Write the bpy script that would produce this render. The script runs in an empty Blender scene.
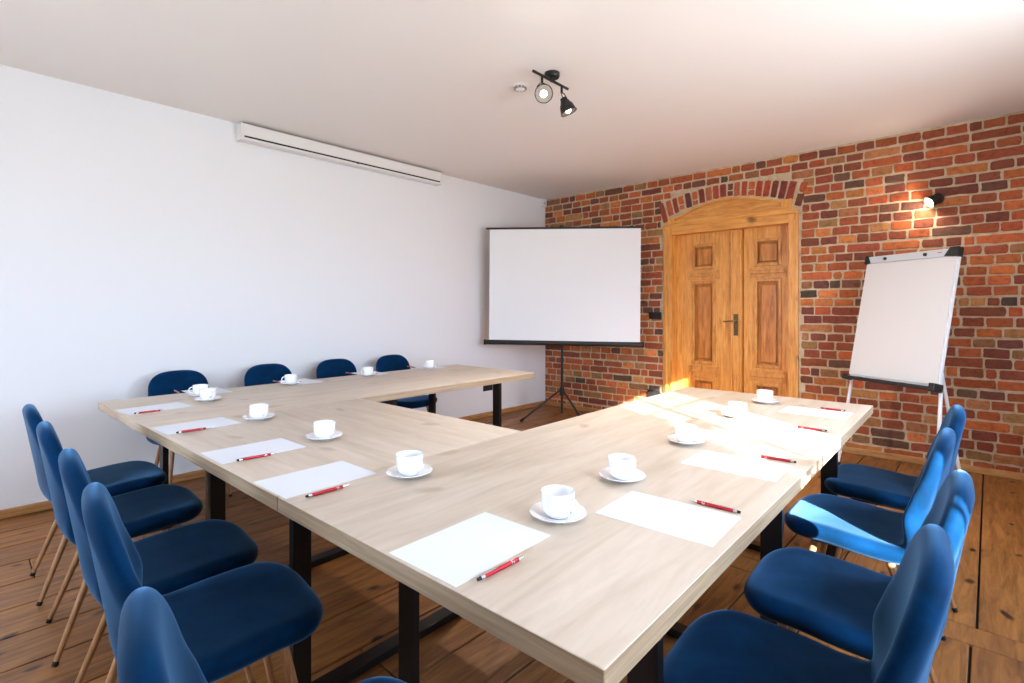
import bpy, bmesh, math, random
from mathutils import Vector, Matrix
random.seed(7)
sc = bpy.context.scene
COL = sc.collection
PI = math.pi

# ------------------------------------------------------------------ helpers
def link(o, parent=None):
    COL.objects.link(o)
    if parent is not None:
        o.parent = parent
    return o

def meshobj(name, bm, mat, parent=None, smooth=True, loc=None, rot=None):
    me = bpy.data.meshes.new(name)
    bmesh.ops.recalc_face_normals(bm, faces=bm.faces[:])
    bm.to_mesh(me); bm.free()
    for m in (mat if isinstance(mat, (list, tuple)) else [mat]):
        me.materials.append(m)
    if smooth:
        me.shade_smooth()
        me.set_sharp_from_angle(angle=math.radians(38))
    o = bpy.data.objects.new(name, me)
    if loc is not None: o.location = loc
    if rot is not None: o.rotation_euler = rot
    return link(o, parent)

def thing(name, label, cat, loc=(0, 0, 0), rz=0.0, group=None):
    o = bpy.data.objects.new(name, None)
    o.empty_display_size = .1
    o.location = loc; o.rotation_euler = (0, 0, rz)
    o['label'] = label; o['category'] = cat
    if group: o['group'] = group
    return link(o)

def tag(o, label, cat, group=None):
    o['label'] = label; o['category'] = cat
    if group: o['group'] = group
    return o

def structure(o, label=None):
    o['kind'] = 'structure'
    if label: o['label'] = label
    return o

def copy_tree(o, parent=None):
    c = o.copy(); COL.objects.link(c); c.parent = parent
    for ch in list(o.children):
        copy_tree(ch, c)
    return c

def box(bm, lo, hi, bev=0.0, seg=2, M=None):
    r = bmesh.ops.create_cube(bm, size=1.0)
    vs = r['verts']
    lo = Vector(lo); hi = Vector(hi)
    for v in vs:
        v.co = Vector(((lo[i] + hi[i]) / 2 + v.co[i] * (hi[i] - lo[i])) for i in range(3))
    if bev > 0:
        es = list({e for v in vs for e in v.link_edges})
        r = bmesh.ops.bevel(bm, geom=es, offset=bev, segments=seg, profile=.5, affect='EDGES')
        vs = list({v for f in r['faces'] for v in f.verts} | {v for v in vs if v.is_valid})
    if M is not None:
        bmesh.ops.transform(bm, matrix=M, verts=vs)
    return vs

def cyl(bm, p0, p1, r0, r1=None, n=16, cap=True):
    p0 = Vector(p0); p1 = Vector(p1)
    r1 = r0 if r1 is None else r1
    d = p1 - p0
    q = d.to_track_quat('Z', 'Y').to_matrix().to_4x4()
    M = Matrix.Translation((p0 + p1) / 2) @ q
    return bmesh.ops.create_cone(bm, cap_ends=cap, segments=n, radius1=r0, radius2=r1, depth=d.length, matrix=M)['verts']

def lathe(bm, prof, n=32, M=None):
    rings = []
    for (r, z) in prof:
        if r < 1e-6:
            rings.append([bm.verts.new((0, 0, z))])
        else:
            rings.append([bm.verts.new((r * math.cos(2*PI*k/n), r * math.sin(2*PI*k/n), z)) for k in range(n)])
    for a, b in zip(rings, rings[1:]):
        for k in range(n):
            k2 = (k + 1) % n
            if len(a) == 1 and len(b) == 1: continue
            if len(a) == 1: bm.faces.new((a[0], b[k], b[k2]))
            elif len(b) == 1: bm.faces.new((a[k], b[0], a[k2]))
            else: bm.faces.new((a[k], b[k], b[k2], a[k2]))
    vs = [v for r in rings for v in r]
    if M is not None:
        bmesh.ops.transform(bm, matrix=M, verts=vs)
    return vs

def tube(bm, pts, r, n=10, cap=True):
    pts = [Vector(p) for p in pts]
    rings = []
    up = Vector((0, 0, 1))
    for i, p in enumerate(pts):
        t = (pts[min(i+1, len(pts)-1)] - pts[max(i-1, 0)]).normalized()
        s = t.cross(up)
        if s.length < 1e-3: s = t.cross(Vector((0, 1, 0)))
        s.normalize(); w = s.cross(t).normalized()
        rr = r[i] if isinstance(r, (list, tuple)) else r
        rings.append([bm.verts.new(p + (s*math.cos(2*PI*k/n) + w*math.sin(2*PI*k/n)) * rr) for k in range(n)])
    for a, b in zip(rings, rings[1:]):
        for k in range(n):
            bm.faces.new((a[k], b[k], b[(k+1) % n], a[(k+1) % n]))
    if cap:
        bm.faces.new(rings[0][::-1]); bm.faces.new(rings[-1])

def prism(bm, outline, y0, y1):
    """outline in x,z -> solid between y0 and y1"""
    a = [bm.verts.new((x, y0, z)) for x, z in outline]
    b = [bm.verts.new((x, y1, z)) for x, z in outline]
    n = len(a)
    bm.faces.new(a); bm.faces.new(b[::-1])
    for i in range(n):
        bm.faces.new((a[i], b[i], b[(i+1) % n], a[(i+1) % n]))

NB = bmesh.new

# ------------------------------------------------------------------ materials
def srgb(r, g, b):
    f = lambda c: (c/12.92 if c <= .04045 else ((c+.055)/1.055)**2.4)
    return (f(r/255), f(g/255), f(b/255), 1)

def mat(name, col, rough=.5, metal=0.0, **kw):
    m = bpy.data.materials.new(name); m.use_nodes = True
    b = m.node_tree.nodes['Principled BSDF']
    b.inputs['Base Color'].default_value = col
    b.inputs['Roughness'].default_value = rough
    b.inputs['Metallic'].default_value = metal
    for k, v in kw.items():
        b.inputs[k.replace('_', ' ')].default_value = v
    return m

class NT:
    def __init__(s, m):
        s.t = m.node_tree; s.b = s.t.nodes['Principled BSDF']
    def n(s, typ, **kw):
        x = s.t.nodes.new(typ)
        for k, v in kw.items():
            if k in ('ins',):
                for kk, vv in v.items(): x.inputs[kk].default_value = vv
            else: setattr(x, k, v)
        return x
    def l(s, a, b): s.t.links.new(a, b)
    def ramp(s, fac, stops):
        r = s.n('ShaderNodeValToRGB')
        e = r.color_ramp.elements
        while len(e) < len(stops): e.new(.5)
        for el, (p, c) in zip(e, stops):
            el.position = p; el.color = c
        s.l(fac, r.inputs['Fac']); return r
    def mix(s, fac, a, b, mode='MIX'):
        x = s.n('ShaderNodeMix', data_type='RGBA', blend_type=mode)
        for sock, v in ((x.inputs[0], fac), (x.inputs[6], a), (x.inputs[7], b)):
            if hasattr(v, 'links') or hasattr(v, 'is_linked'): s.l(v, sock)
            else: sock.default_value = v
        return x.outputs[2]
    def coords(s, scale, kind='Object', add=None):
        tc = s.n('ShaderNodeTexCoord')
        mp = s.n('ShaderNodeMapping'); mp.inputs['Scale'].default_value = scale
        src = tc.outputs[kind]
        if add is not None:
            va = s.n('ShaderNodeVectorMath', operation='ADD')
            s.l(src, va.inputs[0]); s.l(add, va.inputs[1]); src = va.outputs[0]
        s.l(src, mp.inputs['Vector']); return mp.outputs['Vector']
    def noise(s, vec, scale, detail=4, rough=.55, dist=0.0):
        x = s.n('ShaderNodeTexNoise', ins={'Scale': scale, 'Detail': detail, 'Roughness': rough, 'Distortion': dist})
        s.l(vec, x.inputs['Vector']); return x.outputs['Fac']
    def bump(s, h, strength, dist=.01):
        b = s.n('ShaderNodeBump', ins={'Strength': strength, 'Distance': dist})
        s.l(h, b.inputs['Height']); s.l(b.outputs['Normal'], s.b.inputs['Normal'])

def plaster(name, col, var=.02):
    m = mat(name, col, .85)
    t = NT(m); v = t.coords((1, 1, 1))
    h = t.noise(v, 60, 5)
    t.bump(h, .08, .004)
    return m
M_WALL = plaster('white wall paint', srgb(236, 237, 238))
M_CEIL = plaster('ceiling paint', srgb(238, 232, 226))

def velvet():
    m = mat('blue velvet', srgb(4, 34, 66), .75)
    t = NT(m)
    v = t.coords((1, 1, 1))
    f = t.noise(v, 7, 4, .6, .6)
    c = t.ramp(f, [(.3, srgb(0, 30, 56)), (.7, srgb(0, 48, 88))])
    t.l(c.outputs['Color'], t.b.inputs['Base Color'])
    b = t.b
    b.inputs['Sheen Weight'].default_value = .75
    b.inputs['Sheen Roughness'].default_value = .35
    b.inputs['Sheen Tint'].default_value = (.21, .49, .87, 1)
    b.inputs['Specular IOR Level'].default_value = .06
    g = t.noise(v, 500, 2)
    t.bump(g, .15, .002)
    return m
M_VELVET = velvet()

def wood(name, cols, stretch, scale=1.0, rough=.5, knots=True, per_board=False, knot_col=None, bump=.1, grain=.55, flat=False):
    """grain runs along the axis with the small stretch value"""
    m = mat(name, cols[1], rough)
    t = NT(m)
    add = None
    at = None
    if per_board:
        at = t.n('ShaderNodeAttribute', attribute_name='board')
        sc_ = t.n('ShaderNodeVectorMath', operation='SCALE'); sc_.inputs['Scale'].default_value = 23.0
        t.l(at.outputs['Color'], sc_.inputs[0]); add = sc_.outputs[0]
    v = t.coords(stretch, add=add)
    n1 = t.noise(v, 6*scale, 6, .6, .8)
    n2 = t.noise(v, 26*scale, 5, .6, .3)
    c1 = t.ramp(n1, [(.28, cols[0]), (.5, cols[1]), (.72, cols[2])]).outputs['Color']
    c2 = t.ramp(n2, [(.35, (.72, .72, .72, 1)), (.6, (1, 1, 1, 1))]).outputs['Color']
    c = t.mix(grain, c1, c2, 'MULTIPLY')
    if per_board:
        sep = t.n('ShaderNodeSeparateColor'); t.l(at.outputs['Color'], sep.inputs[0])
        rr = t.ramp(sep.outputs[0], [(0, (.74, .70, .66, 1)), (.5, (1, 1, 1, 1)), (1, (1.0, .96, .88, 1))])
        c = t.mix(.8, c, rr.outputs['Color'], 'MULTIPLY')
    if knots:
        kv = t.coords(tuple(.75 if s < 1 else 1.25 for s in stretch), add=add)
        vo = t.n('ShaderNodeTexVoronoi', ins={'Scale': knots if not isinstance(knots, bool) else 3.2, 'Randomness': 1.0})
        if flat: vo.voronoi_dimensions = '2D'
        nz = t.n('ShaderNodeTexNoise', ins={'Scale': 5.0, 'Detail': 2.0})
        t.l(kv, nz.inputs['Vector'])
        mx = t.n('ShaderNodeVectorMath', operation='MULTIPLY_ADD')
        mx.inputs[1].default_value = (.12, .12, .12)
        t.l(nz.outputs['Color'], mx.inputs[0]); t.l(kv, mx.inputs[2])
        t.l(mx.outputs[0], vo.inputs['Vector'])
        kf = t.ramp(vo.outputs['Distance'], [(.035, (1, 1, 1, 1)), (.085, (0, 0, 0, 1))]).outputs['Color']
        c = t.mix(kf, c, knot_col or cols[0])
    t.l(c, t.b.inputs['Base Color'])
    t.bump(n2, bump, .003)
    return m

M_FLOOR = wood('old pine boards', [srgb(96, 58, 24), srgb(146, 94, 44), srgb(172, 118, 60)], (5.0, .55, 5.0), 1.0, .48, 3.4, True, srgb(58, 34, 18), .2, flat=True)
M_FLOORBASE = mat('floor gap dark', srgb(22, 14, 10), .9)
OAK = [srgb(194, 176, 154), srgb(209, 193, 174), srgb(218, 204, 187)]
M_TOP_Y = wood('light oak laminate lengthwise', OAK, (3.0, .35, 3.0), .8, .46, 2.2, False, srgb(188, 166, 142), .03, .22, flat=True)
M_TOP_X = wood('light oak laminate crosswise', OAK, (.35, 3.0, 3.0), .8, .46, 2.2, False, srgb(188, 166, 142), .03, .22, flat=True)
EDGE = [srgb(152, 128, 100), srgb(178, 154, 124), srgb(194, 172, 142)]
M_EDGE_Y = wood('oak edge band', EDGE, (.4, .4, 14.0), .9, .45, False, False, None, .03)
DOORC = [srgb(190, 116, 42), srgb(230, 158, 72), srgb(242, 182, 96)]
M_DOOR = wood('waxed pine door', DOORC, (7.0, 7.0, .6), .8, .38, 2.4, False, srgb(110, 58, 24), .08)
M_DOORH = wood('waxed pine crosspiece', DOORC, (.6, 7.0, 7.0), .8, .38, 2.0, False, srgb(110, 58, 24), .08)
PAN_SHADED = [srgb(144, 78, 24), srgb(200, 124, 48), srgb(224, 154, 72)]  # panel tone lowered so groove shade sits in the colour
M_MOULD = wood('waxed pine moulding shaded tone', [srgb(172, 104, 40), srgb(214, 144, 66), srgb(230, 168, 88)], (5.0, 5.0, 1.2), .8, .36, False, False, None, .08)  # darker than the door wood: contact shade of the grooves put into the colour
M_MOULDH = wood('waxed pine pediment board', [srgb(176, 106, 40), srgb(218, 146, 66), srgb(234, 172, 90)], (.7, 6.0, 6.0), .9, .38, 2.4, False, srgb(120, 66, 28), .08)
M_PANEL_SHADED = wood('waxed pine panel shaded tone', PAN_SHADED, (6.0, 6.0, .7), .8, .36, 2.8, False, srgb(104, 54, 22), .08)
M_BASE = wood('pine skirting', [srgb(150, 100, 55), srgb(186, 134, 80), srgb(202, 152, 98)], (.6, .6, 8.0), 1.0, .45, False, False, None, .05)
M_LEG = wood('beech leg', [srgb(128, 88, 56), srgb(164, 118, 78), srgb(180, 136, 94)], (9.0, 9.0, .8), 1.0, .42, False, False, None, .03)
M_BLACK = mat('black powder coat', srgb(24, 23, 23), .42)
M_BLACKM = mat('matt black metal', srgb(28, 27, 27), .6)
M_RUBBER = mat('black rubber', srgb(18, 18, 18), .8)
M_STEEL = mat('blackened raw steel', srgb(40, 36, 34), .36, .6)
M_PORC = mat('white porcelain', srgb(246, 246, 247), .12, Coat_Weight=.5)
M_PAPER = mat('white paper', srgb(226, 230, 238), .85)
M_PAD = mat('flipchart paper', srgb(218, 213, 209), .85)
M_SCREEN = mat('matt white screen cloth', srgb(236, 236, 235), .9)
M_WHITE = mat('white plastic', srgb(232, 230, 226), .4)
M_WMET = mat('white lacquered metal', srgb(225, 225, 226), .3)
M_GREY = mat('light grey plastic', srgb(200, 202, 204), .4)
M_CHROME = mat('silver metal', srgb(205, 205, 208), .22, 1.0)
M_RED = mat('red anodised barrel', srgb(176, 20, 38), .28, .35)
M_BRASS = mat('aged brass', srgb(150, 122, 70), .38, .9)
M_DKBRASS = mat('dark aged brass plate', srgb(104, 88, 58), .45, .8)
M_GREYTAN = mat('tan grille', srgb(150, 132, 126), .6)
M_MK_B = mat('blue marker plastic', srgb(28, 44, 120), .4)
M_MK_R = mat('red marker plastic', srgb(214, 50, 56), .4)
M_MK_G = mat('green marker plastic', srgb(30, 120, 84), .4)
M_SILV = mat('reflector silver paint', srgb(78, 72, 66), .55, .2)

def emis(name, col, st):
    m = mat(name, col, .4)
    b = m.node_tree.nodes['Principled BSDF']
    b.inputs['Emission Color'].default_value = col
    b.inputs['Emission Strength'].default_value = st
    return m
M_BULB = emis('lit bulb', (1, .93, .84, 1), 6.0)

def brickmat():
    m = mat('old red bricks', srgb(150, 75, 50), .85)
    t = NT(m)
    a = t.n('ShaderNodeAttribute', attribute_name='board')
    v = t.coords((1, 1, 1))
    f = t.noise(v, 28, 6, .65, .4)
    g = t.noise(v, 130, 4, .6)
    c = t.mix(1.0, a.outputs['Color'], t.ramp(f, [(.25, (.50, .47, .45, 1)), (.5, (1, 1, 1, 1)), (.75, (1.2, 1.18, 1.15, 1))]).outputs['Color'], 'MULTIPLY')
    d = t.ramp(g, [(.62, (0, 0, 0, 1)), (.74, (.45, .45, .45, 1))]).outputs['Color']
    c = t.mix(d, c, srgb(190, 160, 132))
    t.l(c, t.b.inputs['Base Color'])
    h = t.n('ShaderNodeMath', operation='ADD'); t.l(f, h.inputs[0]); t.l(g, h.inputs[1])
    t.bump(h.outputs[0], .7, .008)
    return m
M_BRICK = brickmat()
def mortarmat():
    m = mat('sandy lime mortar', srgb(196, 172, 142), .95)
    t = NT(m); v = t.coords((1, 1, 1))
    f = t.noise(v, 14, 6, .65)
    c = t.ramp(f, [(.3, srgb(178, 154, 122)), (.55, srgb(206, 184, 152)), (.75, srgb(220, 202, 174))])
    t.l(c.outputs['Color'], t.b.inputs['Base Color'])
    t.bump(t.noise(v, 90, 5, .7), .8, .01)
    return m
M_MORTAR = mortarmat()

# ------------------------------------------------------------------ room shell
RX, FY, HC = 5.30, -7.0, 2.77       # right wall, front wall, ceiling
TH = .22

def hole_wall(name, axis, pos, thick, a0, a1, holes, m):
    """wall with window holes; axis 'x': plane X=pos running along Y; 'y': plane Y=pos running along X."""
    bm = NB()
    cuts = sorted(holes)
    def put(u0, u1, z0, z1):
        if axis == 'x': box(bm, (pos, u0, z0), (pos + thick, u1, z1))
        else: box(bm, (u0, pos - thick, z0), (u1, pos, z1))
    u = a0
    for (h0, h1, z0, z1) in cuts:
        put(u, h0, -.08, HC); put(h0, h1, -.08, z0); put(h0, h1, z1, HC); u = h1
    put(u, a1, -.08, HC)
    return structure(meshobj(name, bm, m, smooth=False))

WZ0, WZ1 = .86, 2.26
W_R = [(-4.657, -3.85, WZ0, WZ1), (-2.93, -2.06, WZ0, WZ1)]
W_F = [(1.60, 2.50, WZ0, 2.05)]
bm = NB(); box(bm, (-TH, FY - TH, -.08), (0, .30, HC)); structure(meshobj('wall_left', bm, M_WALL, smooth=False))
hole_wall('wall_right', 'x', RX, TH, FY - TH, .30, W_R, M_WALL)
hole_wall('wall_front', 'y', FY, TH, 0, RX, W_F, M_WALL)
bm = NB(); box(bm, (-TH, FY - TH, HC), (RX + TH, .30, HC + .15)); structure(meshobj('ceiling', bm, M_CEIL, smooth=False))

M_PANE = bpy.data.materials.new('clear window glass'); M_PANE.use_nodes = True
_t = M_PANE.node_tree; _t.nodes.clear()
_o = _t.nodes.new('ShaderNodeOutputMaterial'); _mx = _t.nodes.new('ShaderNodeMixShader')
_tr = _t.nodes.new('ShaderNodeBsdfTransparent'); _gl = _t.nodes.new('ShaderNodeBsdfGlossy')
_gl.inputs['Roughness'].default_value = .02; _mx.inputs[0].default_value = .05
_t.links.new(_tr.outputs[0], _mx.inputs[1]); _t.links.new(_gl.outputs[0], _mx.inputs[2]); _t.links.new(_mx.outputs[0], _o.inputs[0])

def window(n, axis, pos, h, bars_u, bars_z):
    u0, u1, z0, z1 = h
    e = bpy.data.objects.new('window_%d' % n, None); link(e); e['kind'] = 'structure'
    f = .05
    def B(bm, ua, ub, za, zb, d0=.12, d1=.18):
        if axis == 'x': box(bm, (pos + d0, ua, za), (pos + d1, ub, zb), .004)
        else: box(bm, (ua, pos - d1, za), (ub, pos - d0, zb), .004)
    bm = NB()
    B(bm, u0, u0+f, z0, z1); B(bm, u1-f, u1, z0, z1); B(bm, u0+f, u1-f, z0, z0+f); B(bm, u0+f, u1-f, z1-f, z1)
    for (u, w) in bars_u: B(bm, u-w/2, u+w/2, z0+f, z1-f, .144, .156)
    for (z, w) in bars_z: B(bm, u0+f, u1-f, z-w/2, z+w/2, .144, .156)
    meshobj('window_frame', bm, M_WMET, e, smooth=False)
    bm = NB()
    B(bm, u0+f, u1-f, z0+f, z1-f, .148, .152)
    meshobj('pane', bm, M_PANE, e, smooth=False)
    bm = NB()
    if axis == 'x': box(bm, (pos - .09, u0 - .04, z0 - .03), (pos + .12, u1 + .04, z0), .004)
    else: box(bm, (u0 - .04, pos - .12, z0 - .03), (u1 + .04, pos + .04, z0), .004)
    meshobj('window_sill', bm, M_WMET, e, smooth=False)
window(1, 'x', RX, W_R[0], [(-4.363, .050), (-4.285, .026)], [(1.837, .022)])
window(2, 'x', RX, W_R[1], [(-2.43, .03)], [(1.837, .026)])
def shadow_plant():  # plant out of view, added to cast curved shadows on table and chair
    t = thing('unseen_plant', 'unseen broad-leaved pot plant added on the window sill for its curved shadows', 'plant', (RX - .0, -4.40, WZ0), 0)
    bm = NB(); lathe(bm, [(0, 0), (.045, 0), (.062, .11), (.066, .11), (.066, .125), (.058, .125), (.056, .11), (0, .108)], 28); meshobj('pot', bm, M_WHITE, t)
    rnd = random.Random(5)
    M_LEAF = mat('green leaf', srgb(52, 96, 48), .45); M_STEM = mat('plant stem', srgb(92, 88, 52), .7)
    tops = [(.0, .0, .68), (-.02, .07, .55), (.01, -.08, .48)]
    for n, (sx, sy, h) in enumerate(tops):
        bm = NB(); P = [(sx*(k/6)**1.5, sy*(k/6)**1.3, .10 + (h)*k/6) for k in range(7)]
        tube(bm, P, .005, 8); meshobj('stem', bm, M_STEM, t)
        for k in range(5 if n == 0 else 3):
            z = .28 + h*.16*k + (.12 if n == 0 else .06); f = min(1, (z - .10)/h)
            base = Vector((sx*f**1.5, sy*f**1.3, z))
            a = rnd.choice((1, -1))*rnd.uniform(.9, 2.2) if k else 1.4
            d = Vector((-.25*abs(math.cos(a)), math.copysign(1, a)*rnd.uniform(.6, 1), rnd.uniform(.25, .8))).normalized()
            side = d.cross(Vector((1, 0, .2))).normalized(); nrm = side.cross(d)
            L = rnd.uniform(.11, .16); w = L*.30
            bm = NB(); prev = None
            for i in range(9):
                q = i/8; ww = w*math.sin(PI*min(1, .06 + .94*q)**.85)*(1 if i < 8 else 0) + .001
                c = base + d*(.03 + L*q) - Vector((0, 0, 1))*(.05*q*q)
                cur = [bm.verts.new(c + side*ww*u + nrm*(-.012*abs(u)*ww/w + o)) for u, o in ((-1, 0), (0, .003), (1, 0), (0, -.0015))]
                if prev:
                    for j in range(4): bm.faces.new((prev[j], prev[(j+1) % 4], cur[(j+1) % 4], cur[j]))
                prev = cur
            tube(bm, [base, base + d*.032], .002, 6)
            meshobj('leaf', bm, M_LEAF, t)
shadow_plant()
window(3, 'y', FY, W_F[0], [(2.05, .03)], [(1.837, .026)])

# floor: wide old boards along Y, with a cross board at Y -2.83 .. -2.68
def add_board_attr(me, cols):
    at = me.color_attributes.new('board', 'FLOAT_COLOR', 'CORNER')
    for p in me.polygons:
        for li in p.loop_indices:
            at.data[li].color = cols[p.index]

def floor_mesh():
    bm = NB(); cmap = [None]
    lay = bm.faces.layers.int.new('b')
    def board(x0, x1, y0, y1, g=.0042):
        c = (random.random(), random.random(), random.random(), 1)
        dz = random.uniform(-.0015, 0)
        box(bm, (x0+g, y0+g*.6, -.02), (x1-g, y1-g*.6, dz), .0025, 1)
        cmap.append(c); k = len(cmap) - 1
        for f in bm.faces:
            if f[lay] == 0: f[lay] = k
    for (ya, yb, off) in ((FY, -2.83, 0.0), (-2.68, .02, .012)):
        x = 0.0; k = 0
        xs = [0, .28, .55, .82, 1.09, 1.36, 1.63, 1.885, 2.16, 2.43, 2.69, 2.96, 3.21, 3.36, 3.61, 3.87, 4.12, 4.375, 4.60, 4.86, 5.12, RX]
        if off: xs = [0, .26, .53, .80, 1.08, 1.34, 1.60, 1.87, 2.14, 2.40, 2.66, 2.92, 3.10, 3.36, 3.62, 3.88, 4.14, 4.39, 4.62, 4.87, 5.12, RX]
        for a, b in zip(xs, xs[1:]):
            # some boards are pieced along their length
            if yb - ya > 3 and random.random() < .35:
                s = random.uniform(ya + 1.2, yb - 1.0)
                board(a, b, ya, s); board(a, b, s, yb)
            else:
                board(a, b, ya, yb)
    board(0, 2.2, -2.83, -2.68); board(2.2, RX, -2.83, -2.68)
    box(bm, (-.02, FY - .02, -.08), (RX + .02, .32, -.012))
    for f in bm.faces:
        if f[lay] == 0: f.material_index = 1
    bm.faces.index_update()
    cols = [cmap[f[lay]] or (0, 0, 0, 1) for f in bm.faces]
    me = bpy.data.meshes.new('floor'); bm.to_mesh(me); bm.free()
    me.materials.append(M_FLOOR); me.materials.append(M_FLOORBASE)
    add_board_attr(me, cols)
    o = bpy.data.objects.new('floor', me); link(o)
    structure(o)
floor_mesh()

# skirtings
def skirting(name, lo, hi):
    bm = NB(); box(bm, lo, hi, .006, 2); structure(meshobj(name, bm, M_BASE, smooth=False))
skirting('baseboard_left', (0, FY + .02, 0), (.02, -.02, .056))
DX0, DX1, DTOP = 1.725, 3.093, 2.213     # door frame outside
skirting('baseboard_right', (RX - .02, FY + .02, 0), (RX, -.04, .056))
skirting('baseboard_front', (.02, FY, 0), (RX - .02, FY + .02, .056))
skirting('baseboard_back_left', (.02, -.035, 0), (DX0 - .005, 0.0, .05))
skirting('baseboard_back_right', (DX1 + .005, -.035, 0), (RX, 0.0, .05))

# ------------------------------------------------------------------ brick wall
def arch_in(x):      # underside of the brick arch
    s = (x - 2.41) / .70
    return 2.445 - .155 * min(1.3, abs(s)) ** 1.7
def arch_out(x):
    s = (x - 2.41) / .80
    return 2.60 - .13 * min(1.3, abs(s)) ** 1.8

PAL = [((184, 98, 58), 20), ((170, 84, 52), 24), ((150, 76, 54), 20), ((128, 66, 54), 13), ((116, 70, 64), 6),
       ((174, 116, 80), 10), ((154, 106, 78), 8), ((196, 116, 70), 7), ((84, 66, 60), 2), ((104, 72, 62), 3)]
def brick_colour(x, z):
    pal = PAL
    w = [p[1] for p in pal]
    if x < 1.75 and z < 1.2:
        w = [wt * (1.8 if i in (0, 5, 7) else (.5 if i in (3, 4) else 1)) for i, wt in enumerate(w)]
    if x > 3.3:
        w = [wt * (1.6 if i in (2, 3) else 1) for i, wt in enumerate(w)]
    c = random.choices([p[0] for p in pal], w)[0]
    j = random.uniform(.90, 1.12)
    return srgb(min(255, c[0]*j), min(255, c[1]*j*random.uniform(.94, 1.06)), min(255, c[2]*j*.86))

def brick_wall():
    bm = NB(); cols = []
    def brick(cx, cz, w, h, ang=0.0, col=None, prot=None):
        w2, h2 = w/2, h/2
        n = 14 if w > .1 else 10
        c = min(.008, h*.12) * random.uniform(.4, 1.5)
        P = []
        j = lambda s=.0035: random.uniform(-s, s)
        k = max(2, int(w / .05))
        for i in range(k + 1):
            t = i / k
            P.append((-w2 + c + (w - 2*c)*t + j(.002), -h2 + j()))
        P.append((w2 + j(.002), -h2 + c + j(.002))); P.append((w2 + j(.004), j())); P.append((w2 + j(.002), h2 - c + j(.002)))
        for i in range(k + 1):
            t = 1 - i / k
            P.append((-w2 + c + (w - 2*c)*t + j(.002), h2 + j()))
        P.append((-w2 + j(.002), h2 - c + j(.002))); P.append((-w2 + j(.004), j())); P.append((-w2 + j(.002), -h2 + c + j(.002)))
        ca, sa = math.cos(ang), math.sin(ang)
        y = prot if prot is not None else -.005 - random.random()*.006
        def R(p, s, yy):
            x, z = p[0], p[1]
            x -= math.copysign(min(abs(x), s), x); z -= math.copysign(min(abs(z), s), z)
            return bm.verts.new((cx + x*ca - z*sa, yy, cz + x*sa + z*ca))
        tx, tz = j(.03), j(.05)
        base = [R(p, 0, .004) for p in P]
        mid = [R(p, 0, y + .005) for p in P]
        top = [R(p, .0045, y + p[0]*tx + p[1]*tz) for p in P]
        col = col or brick_colour(cx, cz)
        m = len(P)
        for a, b in ((base, mid), (mid, top)):
            for i in range(m):
                bm.faces.new((a[i], a[(i+1) % m], b[(i+1) % m], b[i])); cols.append(col)
        bm.faces.new(top); cols.append(col)
    pitch = (HC - .024) / 34
    z = .02; row = 0
    while z < HC - .02:
        h = pitch - .014 + random.uniform(-.004, .003)
        x = -random.uniform(.0, .1)
        ph = random.uniform(0, 6); amp = random.uniform(.001, .004)
        while x < RX:
            r = random.random()
            w = random.uniform(.118, .150) if r < .74 else (random.uniform(.235, .275) if r < .91 else random.uniform(.06, .095))
            x0, x1 = max(0.002, x), min(RX, x + w)
            cz = z + h/2 + min(1, (HC - z - pitch)/.5)*(amp*math.sin(x*1.7 + ph) + .006*math.sin(x*.9))
            if row == 0: cz = z + h/2
            top_lim = HC - .004
            hh = h if cz + h/2 < top_lim else 2*(top_lim - cz)
            zl, zh = cz - hh/2, cz + hh/2
            def blocked(q):
                return (DX0 - .014 < q < DX1 + .014 and zl < 2.26) or (1.69 < q < 3.125 and zh > 2.24 and zl < arch_out(q) + .004)
            seg = []; st = None; m_ = 14
            for k in range(m_ + 1):
                q = x0 + (x1 - x0)*k/m_
                if not blocked(q):
                    if st is None: st = q
                    en = q
                if st is not None and (blocked(q) or k == m_):
                    seg.append((st, en)); st = None
            for a, b in seg:
                if b - a < .03 or hh < .02: continue
                brick((a + b)/2, cz, b - a, hh, random.uniform(-.012, .012))
            x += w + random.uniform(.011, .018)
        z += pitch; row += 1
    # soldier arch over the door
    L = []
    xx = 1.69
    while xx < 3.10:
        w = random.uniform(.050, .062)
        L.append((xx + w/2, w)); xx += w + .016
    for cx, w in L:
        a0, a1 = arch_in(cx), arch_out(cx)
        if cx < DX0 or cx > DX1: a0 = 2.25
        s = (cx - 2.41) / .75
        ang = -s * .30
        hgt = a1 - a0 - .02
        cols_ = random.choice([(150, 62, 44), (172, 70, 42), (122, 52, 44), (104, 54, 52), (180, 96, 60)])
        if random.random() < .35 and hgt > .12:
            h1 = hgt*random.uniform(.35, .55)
            brick(cx + math.sin(-ang)*-.0, a0 + .01 + h1/2, w, h1 - .01, ang)
            brick(cx - math.sin(ang)*h1, a0 + .01 + h1 + (hgt - h1)/2, w, hgt - h1 - .012, ang)
        else:
            brick(cx - math.sin(ang)*.02, (a0 + a1)/2, w, hgt, ang, srgb(*cols_))
    nbk = len(bm.faces)
    # mortar bed with the door opening left out
    def q(x0, x1, z0, z1):
        box(bm, (x0, 0, z0), (x1, .30, z1))
    q(0, DX0 + .04, 0, HC); q(DX1 - .04, RX, 0, HC); q(DX0 + .04, DX1 - .04, 2.17, HC)
    fl = list(bm.faces)
    for f in fl[nbk:]: f.material_index = 1
    while len(cols) < len(fl): cols.append((0, 0, 0, 1))
    me = bpy.data.meshes.new('wall_back')
    nm = [f.material_index for f in fl]
    bm.faces.index_update()
    bm.to_mesh(me); bm.free()
    me.materials.append(M_BRICK); me.materials.append(M_MORTAR)
    add_board_attr(me, cols)
    o = bpy.data.objects.new('wall_back', me); link(o); structure(o)
    o['label'] = 'exposed red brick wall'
brick_wall()

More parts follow.
